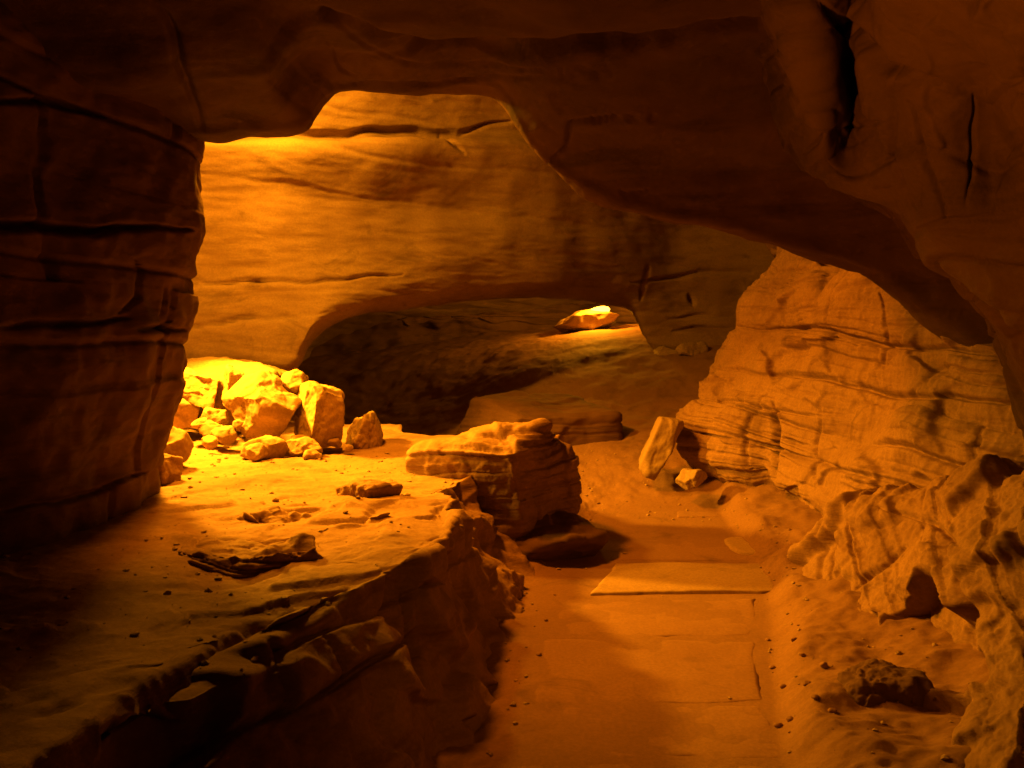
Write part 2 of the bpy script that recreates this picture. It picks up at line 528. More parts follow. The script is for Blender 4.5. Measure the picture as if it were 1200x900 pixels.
# far end of the low tunnel
net = rows(
    [(200, 300, 14), (380, 300, 14.2), (480, 300, 14.6), (580, 300, 14.8), (680, 300, 14.6), (760, 300, 13.6), (860, 330, 12.4)],
    [(200, 350, 13), (380, 348, 13.4), (480, 350, 14.0), (580, 350, 14.4), (680, 345, 14.2), (760, 350, 13.2), (860, 360, 12.0)],
    [(200, 380, 12.2), (380, 375, 12.8), (480, 372, 13.2), (560, 370, 13.8), (660, 368, 14.0), (760, 370, 13.0), (860, 380, 11.9)],
    [(200, 420, 12), (380, 410, 12.8), (480, 395, 13.6), (560, 392, 14.0), (660, 388, 13.9), (760, 395, 12.9), (860, 400, 11.9)],
    [(200, 520, 12), (380, 490, 12.4), (480, 450, 13.0), (560, 430, 13.4), (660, 420, 13.4), (760, 425, 12.6), (860, 430, 11.9)])
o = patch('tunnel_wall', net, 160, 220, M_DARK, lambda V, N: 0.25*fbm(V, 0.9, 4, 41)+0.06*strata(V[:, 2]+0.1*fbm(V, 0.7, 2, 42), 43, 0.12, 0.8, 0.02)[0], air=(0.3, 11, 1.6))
tag(o, 'dark uneven rock closing off the low tunnel in the distance', 'tunnel wall')

# ------------------------------------------------------------------ left rock pillar
sil = [(-120, 262), (0, 256), (100, 230), (165, 222), (250, 208), (330, 202), (420, 206), (480, 190), (540, 175), (585, 178), (640, 170), (700, 165)]
net = []
for py, px in sil:
    x, y, z = P(px, py, 4.5)
    dx = x+1.60
    lean = 0.10*max(0, z-1.6)
    net.append([(-3.4+dx, -1.5, z), (-2.9+dx-lean, 1.0, z), (-2.25+dx*0.8-lean, 2.4, z), (-1.93+dx*0.6, 3.3, z), (-1.70+dx*0.9, 3.95, z), (-1.61+dx, 4.36, z), (-1.62+dx, 4.62, z),
                (-1.80+dx, 4.92, z), (-2.4+dx, 5.15, z), (-3.6, 5.3, z), (-6.0, 5.5, z)])
def d_pillar(V, N):
    h = V[:, 2]+0.03*V[:, 1]+0.05*fbm(V, 0.7, 2, 101)
    s, _, _ = strata(h, 104, 0.20, 0.8, 0.014)
    jb, jg = joints(h, V[:, 1]+0.2*fbm(V, 1, 2, 107), 105, 0.5, 0.9, 0.014)
    return 0.10*fbm(V, 0.9, 3, 102)+0.035*fbm(V, 3.5, 4, 103)+0.03*s+0.03*jb-0.03*jg
gro = [([(-60, 262), (0, 265), (110, 269), (228, 267)], 0.016, 0.09), ([(-20, 118), (60, 120), (120, 135)], 0.012, 0.04),
       ([(0, 385), (60, 380), (150, 374)], 0.014, 0.05), ([(165, 388), (218, 384)], 0.012, 0.05),
       ([(195, 330), (193, 390)], 0.010, 0.03), ([(165, 280), (160, 350), (140, 370)], 0.010, 0.03), ([(0, 600), (80, 585), (170, 555)], 0.014, 0.05)]
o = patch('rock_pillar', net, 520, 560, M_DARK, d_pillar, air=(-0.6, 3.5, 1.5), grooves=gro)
tag(o, 'massive dark rock pillar with a horizontal groove, standing on the ledge', 'rock pillar')

# ------------------------------------------------------------------ ceiling with the drooping mass on the right
edge = [(-200, 150, 4.3), (120, 152, 4.35), (236, 164, 4.4), (285, 156, 4.4), (345, 150, 4.42), (372, 122, 4.5), (400, 104, 4.6), (480, 107, 4.7), (575, 108, 4.8), (612, 152, 4.9), (642, 192, 5.0), (700, 228, 5.1),
        (760, 248, 5.2), (830, 262, 5.3), (900, 280, 5.4), (960, 300, 5.4), (1020, 320, 5.3), (1150, 402, 5.0), (1300, 490, 4.6)]
E = [P(*q) for q in edge]
net = []
def crow(f):
    return [f(i, *E[i]) for i in range(len(E))]
droop = [0.0, 0.0, 0.05, 0.05, 0.05, 0.04, 0, 0, 0, 0.15, 0.3, 0.45, 0.6, 0.7, 0.8, 0.85, 0.9, 0.95, 1.0]
def mixz(z, zc, t): return z*(1-t)+zc*t
net.append(crow(lambda i, x, y, z: (x*0.9, -2.0, 3.0)))
net.append(crow(lambda i, x, y, z: (x*0.85, 0.8, 2.95+0.05*droop[i])))
net.append(crow(lambda i, x, y, z: (x*0.88, 2.2, 2.80+0.10*droop[i] if i > 5 else 2.75)))
net.append(crow(lambda i, x, y, z: (x*0.90, 3.2, mixz(z, 2.72, 0.85 if i > 5 else 0.9))))
net.append(crow(lambda i, x, y, z: (x*0.95, (3.9 if i > 5 else 3.62), mixz(z, 2.68, 0.85 if i > 8 else 0.55 if i > 5 else 0.3))))
net.append(crow(lambda i, x, y, z: (x*0.985, y-0.45, z+0.03+0.36*droop[i])))
net.append(crow(lambda i, x, y, z: (x*0.995, y-0.12, z+0.02+0.10*droop[i])))
net.append(crow(lambda i, x, y, z: (x, y, z)))
net.append(crow(lambda i, x, y, z: (x*1.01, y+0.30, z+0.10)))
net.append(crow(lambda i, x, y, z: (x*1.02, y+(0.42 if i < 9 else 0.75), max(z+0.5, 3.1))))
net.append(crow(lambda i, x, y, z: (x*1.05, y+(0.62 if i < 9 else 1.2), 4.2)))
net.append(crow(lambda i, x, y, z: (x*1.2, y+2.4, 4.5)))
net.append(crow(lambda i, x, y, z: (x*1.5, y+4.4, 4.6)))
net.append(crow(lambda i, x, y, z: (x*1.7, y+6.4, 4.2)))
def d_ceil(V, N):
    h = V[:, 2]*1.0+0.05*fbm(V, 0.8, 2, 201)-0.06*V[:, 1]
    s, _, _ = strata(h, 204, 0.10, 0.6, 0.012)
    W = V+0.08*np.stack([fbm(V, 2, 3, 231), fbm(V, 2, 3, 232), fbm(V, 2, 3, 233)], 1)
    return 0.06*fbm(V, 0.9, 3, 202)+0.012*fbm(V, 3.5, 4, 203)+0.011*s+0.022*broken(W, 1.0, 234, (0.7, 1, 2.0))
gro = [([(380, 14), (440, 50), (520, 62), (640, 60), (740, 52), (890, 26)], 0.035, 0.09), ([(386, 22), (430, 60), (480, 75), (560, 77), (620, 82), (740, 80)], 0.009, 0.018), ([(382, 48), (400, 80), (420, 92)], 0.008, 0.018),
       ([(400, 100), (500, 96), (620, 90), (720, 88)], 0.009, 0.018), 
       
       ([(640, 190), (660, 170), (668, 145), (720, 140), (790, 136)], 0.010, 0.03), 
       ([(725, 228), (760, 222)], 0.009, 0.02), ([(240, 150), (215, 90), (205, 40), (175, 0)], 0.02, 0.04)]
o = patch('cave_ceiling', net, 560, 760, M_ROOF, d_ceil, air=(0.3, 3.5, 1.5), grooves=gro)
tag(o, kind='structure')

# ------------------------------------------------------------------ upper right overhang
net = rows(
    [(880, 60, 5.0), (915, 130, 5.0), (960, 190, 5.0), (1010, 215, 5.0), (1060, 245, 5.0), (1100, 300, 4.9), (1160, 385, 4.6), (1215, 530, 4.1), (1420, 600, 3.5)],
    [(884, 40, 4.1), (910, 120, 4.1), (950, 200, 4.1), (1004, 222, 3.95), (1052, 248, 3.85), (1092, 298, 3.7), (1152, 340, 3.4), (1210, 375, 3.2), (1400, 450, 2.8)],
    [(882, 30, 3.8), (904, 112, 3.75), (944, 202, 3.65), (1002, 224, 3.5), (1050, 248, 3.4), (1090, 301, 3.25), (1150, 343, 3.05), (1210, 380, 2.95), (1400, 470, 2.6)],
    [(886, 20, 3.70), (918, 85, 3.58), (962, 158, 3.34), (992, 178, 3.50), (1048, 205, 3.18), (1100, 240, 3.05), (1160, 285, 2.98), (1220, 320, 2.85), (1400, 400, 2.5)],
    [(890, 0, 3.60), (922, 40, 3.45), (957, 92, 3.18), (1004, 112, 3.62), (1040, 132, 3.06), (1100, 160, 2.88), (1165, 190, 2.90), (1220, 220, 2.75), (1400, 280, 2.4)],
    [(890, -40, 3.4), (915, -10, 3.28), (945, 18, 3.02), (1012, 50, 3.62), (1040, 72, 2.95), (1100, 82, 2.70), (1165, 95, 2.68), (1220, 110, 2.5), (1400, 150, 2.2)],
    [(890, -130, 2.9), (930, -110, 2.8), (955, -80, 2.7), (1000, -60, 2.95), (1040, -30, 2.55), (1100, -20, 2.4), (1180, 0, 2.25), (1250, 10, 2.1), (1400, 30, 1.9)],
    [(900, -400, 2.2), (940, -400, 2.1), (980, -400, 2.0), (1030, -380, 1.9), (1090, -360, 1.8), (1170, -340, 1.7), (1270, -330, 1.6), (1350, -330, 1.5), (1500, -330, 1.3)])
def d_over(V, N):
    h = V[:, 2]+0.35*V[:, 0]+0.05*fbm(V, 0.9, 2, 301)
    s, _, _ = strata(h, 304, 0.11, 0.7, 0.010)
    W = V+0.06*np.stack([fbm(V, 2.5, 3, 331), fbm(V, 2.5, 3, 332), fbm(V, 2.5, 3, 333)], 1)
    return 0.05*fbm(V, 1.2, 3, 302)+0.015*fbm(V, 4, 4, 303)+0.026*s+0.085*broken(W, 1.15, 336, sharp=80)+0.012*broken(W, 5, 335)
gro = [([(1046, 80), (1045, 180), (1068, 240)], 0.008, 0.022), ([(1064, 120), (1085, 190), (1108, 262)], 0.009, 0.03),
       ([(1140, 110), (1142, 180), (1130, 240)], 0.008, 0.022), ([(1076, 268), (1130, 258), (1200, 250)], 0.008, 0.022), ([(990, 150), (1035, 140)], 0.008, 0.022), ([(940, 180), (965, 160)], 0.008, 0.022),
       ([(955, 0), (1000, 40), (1035, 78), (1100, 100)], 0.02, 0.05)]
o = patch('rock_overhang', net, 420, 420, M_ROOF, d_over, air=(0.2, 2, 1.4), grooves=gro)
tag(o, 'faceted brown rock overhang jutting from the upper right of the passage', 'rock overhang')

# ------------------------------------------------------------------ layered outcrop on the right
net = rows(
    [(890, 270, 9.6), (960, 280, 9.2), (1030, 290, 8.6), (1110, 310, 7.6), (1200, 340, 6.6), (1400, 360, 5.6)],
    [(905, 280, 8.9), (960, 286, 8.4), (1030, 300, 7.5), (1110, 325, 6.7), (1200, 360, 5.9), (1400, 390, 5.0)],
    [(912, 288, 8.1), (955, 293, 7.5), (1025, 312, 6.6), (1105, 345, 5.9), (1195, 385, 5.1), (1400, 430, 4.3)],
    [(874, 345, 7.95), (935, 348, 7.2), (1015, 360, 6.2), (1105, 385, 5.5), (1195, 415, 4.7), (1400, 470, 4.0)],
    [(860, 400, 7.85), (928, 402, 7.1), (1012, 410, 6.1), (1105, 430, 5.3), (1195, 455, 4.5), (1400, 520, 3.8)],
    [(826, 450, 7.7), (908, 455, 6.95), (1002, 470, 5.95), (1095, 490, 5.15), (1190, 515, 4.4), (1400, 580, 3.7)],
    [(795, 495, 7.6), (893, 508, 6.85), (988, 528, 5.85), (1085, 550, 5.05), (1185, 575, 4.3), (1400, 660, 3.6)],
    [(806, 530, 7.6), (893, 552, 6.85), (968, 585, 5.95), (1075, 620, 5.0), (1180, 650, 4.3), (1400, 760, 3.6)],
    [(828, 545, 7.75), (902, 566, 7.15), (972, 610, 6.2), (1070, 690, 5.1), (1180, 790, 4.4), (1400, 900, 3.6)],
    [(840, 550, 8.3), (910, 572, 7.6), (980, 620, 6.6), (1080, 700, 5.4), (1190, 800, 4.8), (1400, 900, 4.0)])
# wrap the far end back behind itself
net = [[(r[0][0]+0.9, r[0][1]+1.6, r[0][2])]+[(r[0][0]+0.25, r[0][1]+0.55, r[0][2])]+list(r) for r in net]
def d_out(V, N):
    h = V[:, 2]+0.10*V[:, 0]-0.02*V[:, 1]+0.06*fbm(V, 0.8, 3, 401)
    s, _, _ = strata(h, 412, 0.13, 1.0, 0.016)
    s2, _, _ = strata(h, 413, 0.04, 0.5, 0.007)
    u = V[:, 1]*0.9-V[:, 0]*0.4+0.15*fbm(V, 1.5, 2, 406)
    jb, jg = joints(h, u, 405, 0.42, 0.9, 0.018)
    mod = np.clip(0.55+1.3*fbm(V, 1.1, 3, 408), 0.05, 1.3)
    W = V+0.05*np.stack([fbm(V, 3, 2, 421), fbm(V, 3, 2, 422), fbm(V, 3, 2, 423)], 1)
    fc = broken(W, 1.9, 409, (1, 1, 1.8))
    return 0.17*fbm(V, 0.8, 3, 402)+0.03*fbm(V, 3.0, 4, 403)+mod*(0.044*s+0.020*s2)+mod*(0.02*jb-0.02*jg)+0.040*fc+0.015*ridged(V, 5, 3, 407, (1, 1, 0.5))
gro = [([(865, 384), (940, 384), (1000, 396), (1080, 408), (1160, 412)], 0.018, 0.06), ([(840, 432), (930, 437), (1050, 462), (1190, 470)], 0.02, 0.07), ([(815, 468), (870, 470), (960, 490)], 0.016, 0.05),
       ([(905, 470), (908, 510), (910, 560)], 0.02, 0.08), ([(960, 480), (955, 570)], 0.012, 0.04), ([(1030, 340), (1040, 400), (1034, 430)], 0.014, 0.04),
       ([(905, 318), (960, 312), (1000, 305)], 0.014, 0.04), ([(820, 510), (900, 520), (980, 550), (1060, 570)], 0.016, 0.05)]
o = patch('layered_outcrop', net, 660, 740, M_ROCK, d_out, air=(-0.5, 5.5, 1.3), grooves=gro)
tag(o, 'big orange rock outcrop in horizontal layers, undercut along its base beside the path', 'rock outcrop')

# ------------------------------------------------------------------ lower right rock
net = rows(
    [(990, 640, 6.2), (1030, 600, 6.0), (1100, 585, 5.4), (1190, 560, 4.9), (1400, 520, 4.2)],
    [(956, 650, 5.4), (1008, 596, 5.15), (1088, 578, 4.7), (1180, 548, 4.15), (1400, 500, 3.3)],
    [(944, 680, 5.05), (1000, 640, 4.75), (1078, 620, 4.3), (1170, 600, 3.8), (1400, 580, 2.9)],
    [(936, 705, 4.8), (990, 690, 4.5), (1060, 680, 4.1), (1160, 660, 3.6), (1400, 660, 2.75)],
    [(952, 740, 4.45), (1000, 735, 4.25), (1070, 735, 3.95), (1165, 730, 3.4), (1400, 760, 2.6)],
    [(975, 780, 4.1), (1020, 785, 3.95), (1085, 790, 3.6), (1165, 790, 3.15), (1400, 850, 2.4)],
    [(990, 812, 3.85), (1035, 830, 3.7), (1075, 850, 3.3), (1130, 870, 2.85), (1400, 980, 2.1)],
    [(1000, 838, 3.75), (1040, 870, 3.5), (1070, 910, 3.1), (1110, 960, 2.6), (1400, 1200, 1.8)])
def d_low(V, N):
    h = V[:, 2]*0.8-0.5*V[:, 1]+0.35*V[:, 0]+0.08*fbm(V, 0.9, 3, 501)
    s, _, _ = strata(h, 504, 0.09, 0.8, 0.012)
    S, f = screen(V)
    # triangular hollow
    ax = np.abs(S[:, 0]-1100-(S[:, 1]-740)*0.05)
    half = np.interp(S[:, 1], [680, 800], [8, 62])
    hol = sstep(1.25, 0.8, ax/half)*sstep(668, 690, S[:, 1])*sstep(830, 775, S[:, 1])
    W = V+0.06*np.stack([fbm(V, 2.5, 3, 531), fbm(V, 2.5, 3, 532), fbm(V, 2.5, 3, 533)], 1)
    D = N*(0.05*fbm(V, 1.2, 3, 502)+0.12*broken(W, 1.35, 516, sharp=90)+0.03*broken(W, 3.0, 507, sharp=70)+0.02*fbm(V, 5, 5, 503, 0.6)+0.05*s+0.005*ridged(V, 7, 2, 508))[:, None]
    return D-N*(0.16*hol)[:, None]
gro = [([(950, 712), (966, 745), (980, 790)], 0.02, 0.04), ([(1060, 640), (1020, 670), (1000, 690)], 0.014, 0.04), ([(1030, 590), (1090, 610), (1120, 640)], 0.014, 0.04)]
o = patch('low_rock', net, 380, 380, M_ROCK, d_low, air=(0, 3, 1.5), grooves=gro)
tag(o, 'rough low rock with a dark triangular hollow, in front of the layered outcrop', 'rock')

# ------------------------------------------------------------------ left ledge
ZT = 0.55
cl = [  # edge x,y,z ; base x,y ; back x,y
    ((-1.9, -0.6, 0.50), (-1.0, -0.8), (-4.5, 0.0)),
    ((-1.55, 0.7, 0.52), (-0.78, 0.5), (-4.5, 0.9)),
    ((-1.03, 1.95, 0.55), (-0.36, 1.8), (-4.6, 2.2)),
    ((-0.80, 2.6, 0.55), (-0.18, 2.6), (-4.7, 3.0)),
    ((-0.60, 3.2, 0.55), (-0.06, 3.3), (-4.8, 3.8)),
    ((-0.36, 3.75, 0.55), (-0.02, 3.75), (-4.9, 4.5)),
    ((-0.31, 4.2, 0.55), (0.02, 4.2), (-5.0, 5.2)),
    ((-0.37, 5.0, 0.54), (0.14, 4.85), (-5.0, 6.0)),
    ((-0.30, 5.6, 0.52), (0.32, 5.5), (-5.0, 6.6)),
    ((-0.02, 6.4, 0.50), (0.40, 6.5), (-5.0, 7.0)),
    ((-0.45, 7.3, 0.55), (-0.10, 7.8), (-5.0, 7.4)),
    ((-1.3, 7.7, 0.60), (-1.1, 8.4), (-5.0, 7.8)),
    ((-2.6, 8.3, 0.65), (-2.5, 9.1), (-5.0, 8.3)),
    ((-4.6, 9.3, 0.65), (-4.6, 10.0), (-5.0, 9.2))]
net = []
for (ex, ey, ez), (bx, by), (kx, ky) in cl:
    e, b, k = np.array((ex, ey, ez)), np.array((bx, by, -0.12)), np.array((kx, ky, ez+0.18))
    def lerp(a, c, t): return tuple(a+(c-a)*t)
    r = [tuple(k), lerp(e, k, 0.6), lerp(e, k, 0.32), lerp(e, k, 0.14), lerp(e, k, 0.04), lerp(e, k, 0.008), tuple(e)]
    f0_ = e+(b-e)*np.array((0.03, 0.03, 0.06))
    f1 = e+(b-e)*np.array((0.08, 0.08, 0.18))
    f2 = e+(b-e)*np.array((0.38, 0.38, 0.50))
    f3 = e+(b-e)*np.array((0.70, 0.70, 0.80))
    net.append(r+[tuple(f0_), tuple(f1), tuple(f2), tuple(f3), tuple(b)])
def d_ledge(V, N):
    up = np.clip(N[:, 2], 0, 1)
    topw = sstep(0.6, 0.9, up)
    # bedding tilts towards the camera, so joints run down to the left in the view
    h = V[:, 2]+0.05*V[:, 1]+0.04*V[:, 0]+0.04*fbm(V, 1.2, 3, 601)
    s, _, _ = strata(h, 604, 0.26, 0.9, 0.012)
    W = V+0.06*np.stack([fbm(V, 2.5, 3, 631), fbm(V, 2.5, 3, 632), fbm(V, 2.5, 3, 633)], 1)
    fc = broken(W, 1.25, 634, (1, 1, 1.2), 0.95, 90)
    side = 0.05*s+0.12*fc+0.03*fbm(V, 1.6, 4, 603)+0.012*fbm(V, 7, 4, 638)
    # fluted part by the layered boulder
    fl = sstep(3.9, 4.6, V[:, 1])*sstep(6.4, 5.6, V[:, 1])
    side = side*(1-0.6*fl)+fl*0.10*ridged(V, 3.0, 3, 607, (1, 1, 0.22))
    Q = V*np.array((1, 1, 0))
    A = Q@np.array([[0.8, 0.6, 0], [-0.6, 0.8, 0], [0, 0, 1]])
    f0 = 0.075*fbm(A, 0.9, 4, 611, 0.45, (2.0, 0.8, 1))
    q = np.floor(f0/0.022)
    fr = f0/0.022-q
    terr = (q+sstep(0.80, 1.0, fr))*0.022
    near = sstep(5.2, 4.2, V[:, 1])*sstep(-0.5, 0.15, fbm(A, 0.8, 2, 619))
    top = f0*(1-near)*0.6+terr*near+0.028*np.clip(broken(W, 1.6, 636, (1, 1, 0.3), 0.5), -0.3, 1)*sstep(0.25, -0.2, fbm(A, 0.7, 2, 637))*sstep(6, 5, V[:, 1])+0.008*fbm(V, 5, 4, 614)+0.006*np.maximum(0, fbm(V, 22, 3, 615))
    D = N*(side*(1-topw))[:, None]
    D[:, 2] += top*topw
    wob = 0.04*fbm(V, 2.2, 4, 621, 0.6, (1, 1, 0.5))
    blk = 0.05*broken(V+0.05*fbm(V, 3, 2, 623)[:, None], 2.6, 622, (1, 1, 1.2))
    inner = sstep(-1.6, -0.7, V[:, 0]+0.25*(3-V[:, 1])*(V[:, 1] < 3))
    D[:, 0] += (wob+blk)*inner
    return D
gro = [([(20, 915), (125, 845), (220, 785), (290, 745), (350, 725), (405, 695)], 0.022, 0.12), ([(360, 822), (420, 785), (478, 748)], 0.014, 0.07),
       ([(320, 740), (335, 790), (350, 830)], 0.012, 0.05), ([(475, 690), (480, 750), (500, 800)], 0.012, 0.05), ([(200, 900), (290, 850), (360, 822)], 0.012, 0.05), ([(380, 735), (400, 770), (410, 790)], 0.010, 0.05)]
o = patch('rock_ledge', net, 800, 560, M_ROCK, d_ledge, air=(0, 3.5, 2.5), grooves=gro)
tag(o, 'waist high rock ledge with a sandy top and dark jointed side, left of the path', 'rock ledge')

# ------------------------------------------------------------------ loose rocks
import bmesh
_ico = {}
def ico(sub):
    if sub not in _ico:
        bm = bmesh.new()
        bmesh.ops.create_icosphere(bm, subdivisions=sub, radius=1.0)
        bm.verts.ensure_lookup_table()
        V = np.array([v.co[:] for v in bm.verts])
        F = np.array([[v.index for v in f.verts] for f in bm.faces])
        bm.free()
        _ico[sub] = (V/np.linalg.norm(V, axis=1, keepdims=True), F)
    return _ico[sub]

def rot3(rx, ry, rz):
    cx, sx, cy, sy, cz, sz = math.cos(rx), math.sin(rx), math.cos(ry), math.sin(ry), math.cos(rz), math.sin(rz)
    return np.array([[cz, -sz, 0], [sz, cz, 0], [0, 0, 1]])@np.array([[cy, 0, sy], [0, 1, 0], [-sy, 0, cy]])@np.array([[1, 0, 0], [0, cx, -sx], [0, sx, cx]])

def rock(name, px0, px1, py0, py1, d, depth, seed, mat, label, cat, group=None, facets=14, sharp=30, sub=6, rough=1.0, rot=(0, 0, 0), lay=0.0, lay_t=0.08, boxy=0.0, sink=0.0, dip=(0, 0), tilt=0.0, sq=0, shape=None):
    """faceted boulder filling the photo box px0..px1, py0..py1 at distance d"""
    D, F = ico(sub)
    if sq: D = np.sign(D)*np.abs(D)**sq; D = D/np.linalg.norm(D, axis=1, keepdims=True)
    rng = np.random.RandomState(seed)
    n = rng.normal(size=(facets, 3))
    n /= np.linalg.norm(n, axis=1, keepdims=True)
    if boxy:
        ax = np.array([(1, 0, 0), (-1, 0, 0), (0, 1, 0), (0, -1, 0), (0, 0, 1), (0, 0, -1)], float)
        ax = ax+rng.normal(size=ax.shape)*0.16
        ax /= np.linalg.norm(ax, axis=1, keepdims=True)
        n = np.concatenate([ax, n])
        hh = np.concatenate([0.62+0.12*rng.rand(6), 0.86+0.2*rng.rand(facets)])
    else:
        hh = 0.72+0.28*rng.rand(facets)
    q = np.maximum(D@n.T, 1e-3)/hh
    r = 1/(np.sum(q**sharp, axis=1)**(1.0/sharp))
    r = np.minimum(r, 1.25)
    V = D*r[:, None]
    V = V@rot3(*rot).T
    lo, hi = V.min(0), V.max(0)
    a, b = np.array(P(px0, py0, d)), np.array(P(px1, py1, d))
    size = np.array([b[0]-a[0], depth, a[2]-b[2]])
    V = (V-(lo+hi)/2)/(hi-lo)*size
    if shape: V = shape(V/size*2)*size/2
    if tilt: V = V@rot3(0, tilt, 0).T
    c = np.array([(a[0]+b[0])/2, d, (a[2]+b[2])/2-sink])
    W = V+c
    sz = size.mean()
    nrm = np.zeros_like(V)
    tri = V[F]
    fn = np.cross(tri[:, 1]-tri[:, 0], tri[:, 2]-tri[:, 0])
    for k in range(3):
        np.add.at(nrm, F[:, k], fn)
    nrm /= np.linalg.norm(nrm, axis=1, keepdims=True)+1e-9
    dd = rough*sz*(0.05*fbm(W, 1.6/sz, 3, seed+1)+0.014*fbm(W, 5/sz, 5, seed+2, 0.6)+0.012*ridged(W, 2.2/sz, 3, seed+3)+0.045*broken(W+0.04*sz*fbm(W, 4/sz, 2, seed+7)[:, None], 1.9/sz, seed+8, sharp=70)+0.010*broken(W, 6/sz, seed+9))
    if lay:
        h = W[:, 2]+dip[0]*W[:, 0]+dip[1]*W[:, 1]+0.03*fbm(W, 2, 2, seed+4)
        dd = dd+lay*np.clip(0.6+1.4*fbm(W, 1.5/sz, 2, seed+6), 0.05, 1.4)*strata(h, seed+5, lay_t, 0.9, lay_t*0.12)[0]
    W = W+nrm*dd[:, None]
    base = (float(c[0]), float(c[1]), float(W[:, 2].min()))
    o = mesh_obj(name, W, F, mat, base)
    return tag(o, label, cat, group)

PG = 'broken boulders in the lit pile'
rock('boulder', 200, 344, 417, 500, 7.35, 0.9, 11, M_BLOCK, 'big rounded boulder at the back of the lit pile, its top glaring white', 'boulder', PG, facets=20, sharp=14)
rock('boulder', 198, 262, 432, 478, 6.95, 0.4, 12, M_BLOCK, 'squat block next to the pillar in the lit pile, with a shaded underside', 'boulder', PG, boxy=1, rot=(0.1, 0.2, 0.3))
rock('boulder', 258, 292, 428, 482, 6.85, 0.3, 13, M_BLOCK, 'narrow upright block wedged in the middle of the lit pile', 'boulder', PG, boxy=1, rot=(0.1, 0.15, 0.5))
rock('boulder', 262, 352, 438, 520, 6.55, 0.55, 15, M_BLOCK, 'largest jagged boulder at the front centre of the lit pile', 'boulder', PG, facets=11, rot=(0.2, 0.3, 0.1), sharp=40)
rock('boulder', 340, 404, 446, 528, 6.6, 0.5, 27, M_BLOCK, 'tall square-cornered boulder at the right end of the lit pile, one side in shadow', 'boulder', PG, boxy=1, rot=(0.12, 0.12, 0.55), sharp=40)
rock('boulder', 328, 360, 433, 460, 6.75, 0.25, 17, M_BLOCK, 'small rounded stone resting on top of the lit pile', 'boulder', PG, sub=5, facets=16, sharp=16)
rock('boulder', 282, 336, 510, 538, 6.15, 0.3, 28, M_BLOCK, 'low three-cornered stone lying in front of the lit pile', 'boulder', PG, sub=5, facets=8, sharp=40)
rock('boulder', 332, 380, 512, 536, 6.25, 0.25, 19, M_BLOCK, 'low crumbly stone at the foot of the square-cornered boulder', 'boulder', PG, sub=5)
rock('boulder', 236, 268, 478, 502, 6.7, 0.25, 20, M_BLOCK, 'small square block under the narrow upright one', 'boulder', PG, sub=5, boxy=1)
rock('boulder', 178, 240, 466, 502, 6.9, 0.4, 31, M_BLOCK, 'flat lying block at the bottom of the lit pile beside the pillar', 'boulder', PG, sub=5, boxy=1, rot=(0, 0.1, 0.3))
rr0 = np.random.RandomState(8)
for k, (px, py, d) in enumerate([(248, 505, 6.5), (262, 512, 6.4), (300, 532, 5.95), (352, 520, 6.3), (392, 520, 6.5), (408, 526, 6.4), (282, 500, 6.5), (236, 498, 6.5), (368, 536, 6.1), (246, 520, 6.2)]):
    q = 6+9*rr0.rand()
    rock('rock_chip', int(px-q), int(px+q), int(py-q*0.9), int(py+q*0.7), d, q*2/FPX*d, 200+k, M_BLOCK, 'fist-sized pale rock chip lying around the foot of the lit pile', 'rock chip', 'chips around the lit pile', sub=4, facets=10, sharp=40)
rock('pointed_stone', 402, 448, 484, 548, 6.9, 0.5, 33, M_BLOCK, 'pointed pale stone standing on the ledge to the right of the lit pile', 'stone', None, facets=9, rot=(0, 0.3, 0.2), sharp=40)
rock('rock', 172, 226, 500, 545, 5.6, 0.4, 35, M_BLOCK, 'sloping pale rock tucked behind the foot of the pillar', 'rock', None, sub=5, rot=(0, 0.4, 0))
rock('rock', 168, 206, 528, 572, 5.1, 0.3, 36, M_ROCK, 'brown squared rock against the foot of the pillar', 'rock', None, sub=5, boxy=1, lay=0.01, lay_t=0.04)
def lb(v):
    # flat underside, rounded right shoulder, top sinking to the left onto the ledge
    v = v.copy()
    v[:, 2] = np.where(v[:, 2] < 0, v[:, 2]*0.9, v[:, 2]*(0.78+0.22*np.cos((v[:, 0]-0.15)*1.3)))
    k = 1+0.25*np.clip(-v[:, 2], 0, 1)*(1-np.abs(v[:, 0]))
    v[:, 1] *= k
    v[:, 0] = np.where(v[:, 2] < -0.2, v[:, 0]*0.97+0.03, v[:, 0]*(1-0.16*np.clip(v[:, 2]+0.2, 0, 1)*(v[:, 0] > 0)))
    return v
rock('layered_boulder', 480, 680, 494, 618, 6.0, 1.15, 44, M_ROCK, 'large boulder split into thin layers, overhanging the paved path', 'boulder', None, facets=26, sharp=26, lay=0.05, lay_t=0.06, rough=0.8, sub=7, dip=(-0.06, 0.05), rot=(0.1, 0.1, -0.45), boxy=0.5, shape=lb)
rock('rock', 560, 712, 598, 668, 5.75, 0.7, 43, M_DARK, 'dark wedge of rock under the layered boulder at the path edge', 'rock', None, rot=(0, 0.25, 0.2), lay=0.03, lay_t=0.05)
rock('rock', 392, 470, 566, 604, 4.85, 0.35, 45, M_ROCK, 'flat-topped dark-faced rock lying on the sandy ledge top', 'rock', None, boxy=1, lay=0.03, lay_t=0.04, rot=(0, 0.05, 0.5))
rock('rock', 262, 378, 604, 650, 4.2, 0.3, 47, M_ROCK, 'long tilted row of broken layers sticking out of the ledge', 'rock', None, lay=0.05, lay_t=0.03, rot=(0, -0.2, 0.4), dip=(0.5, 0.2))
rock('rock', 198, 404, 636, 700, 3.55, 0.55, 49, M_ROCK, 'broad rough layered rock along the front rim of the ledge', 'rock', None, lay=0.06, lay_t=0.03, rot=(0, -0.1, 0.5), dip=(0.1, 0.1), rough=1.3, boxy=1)
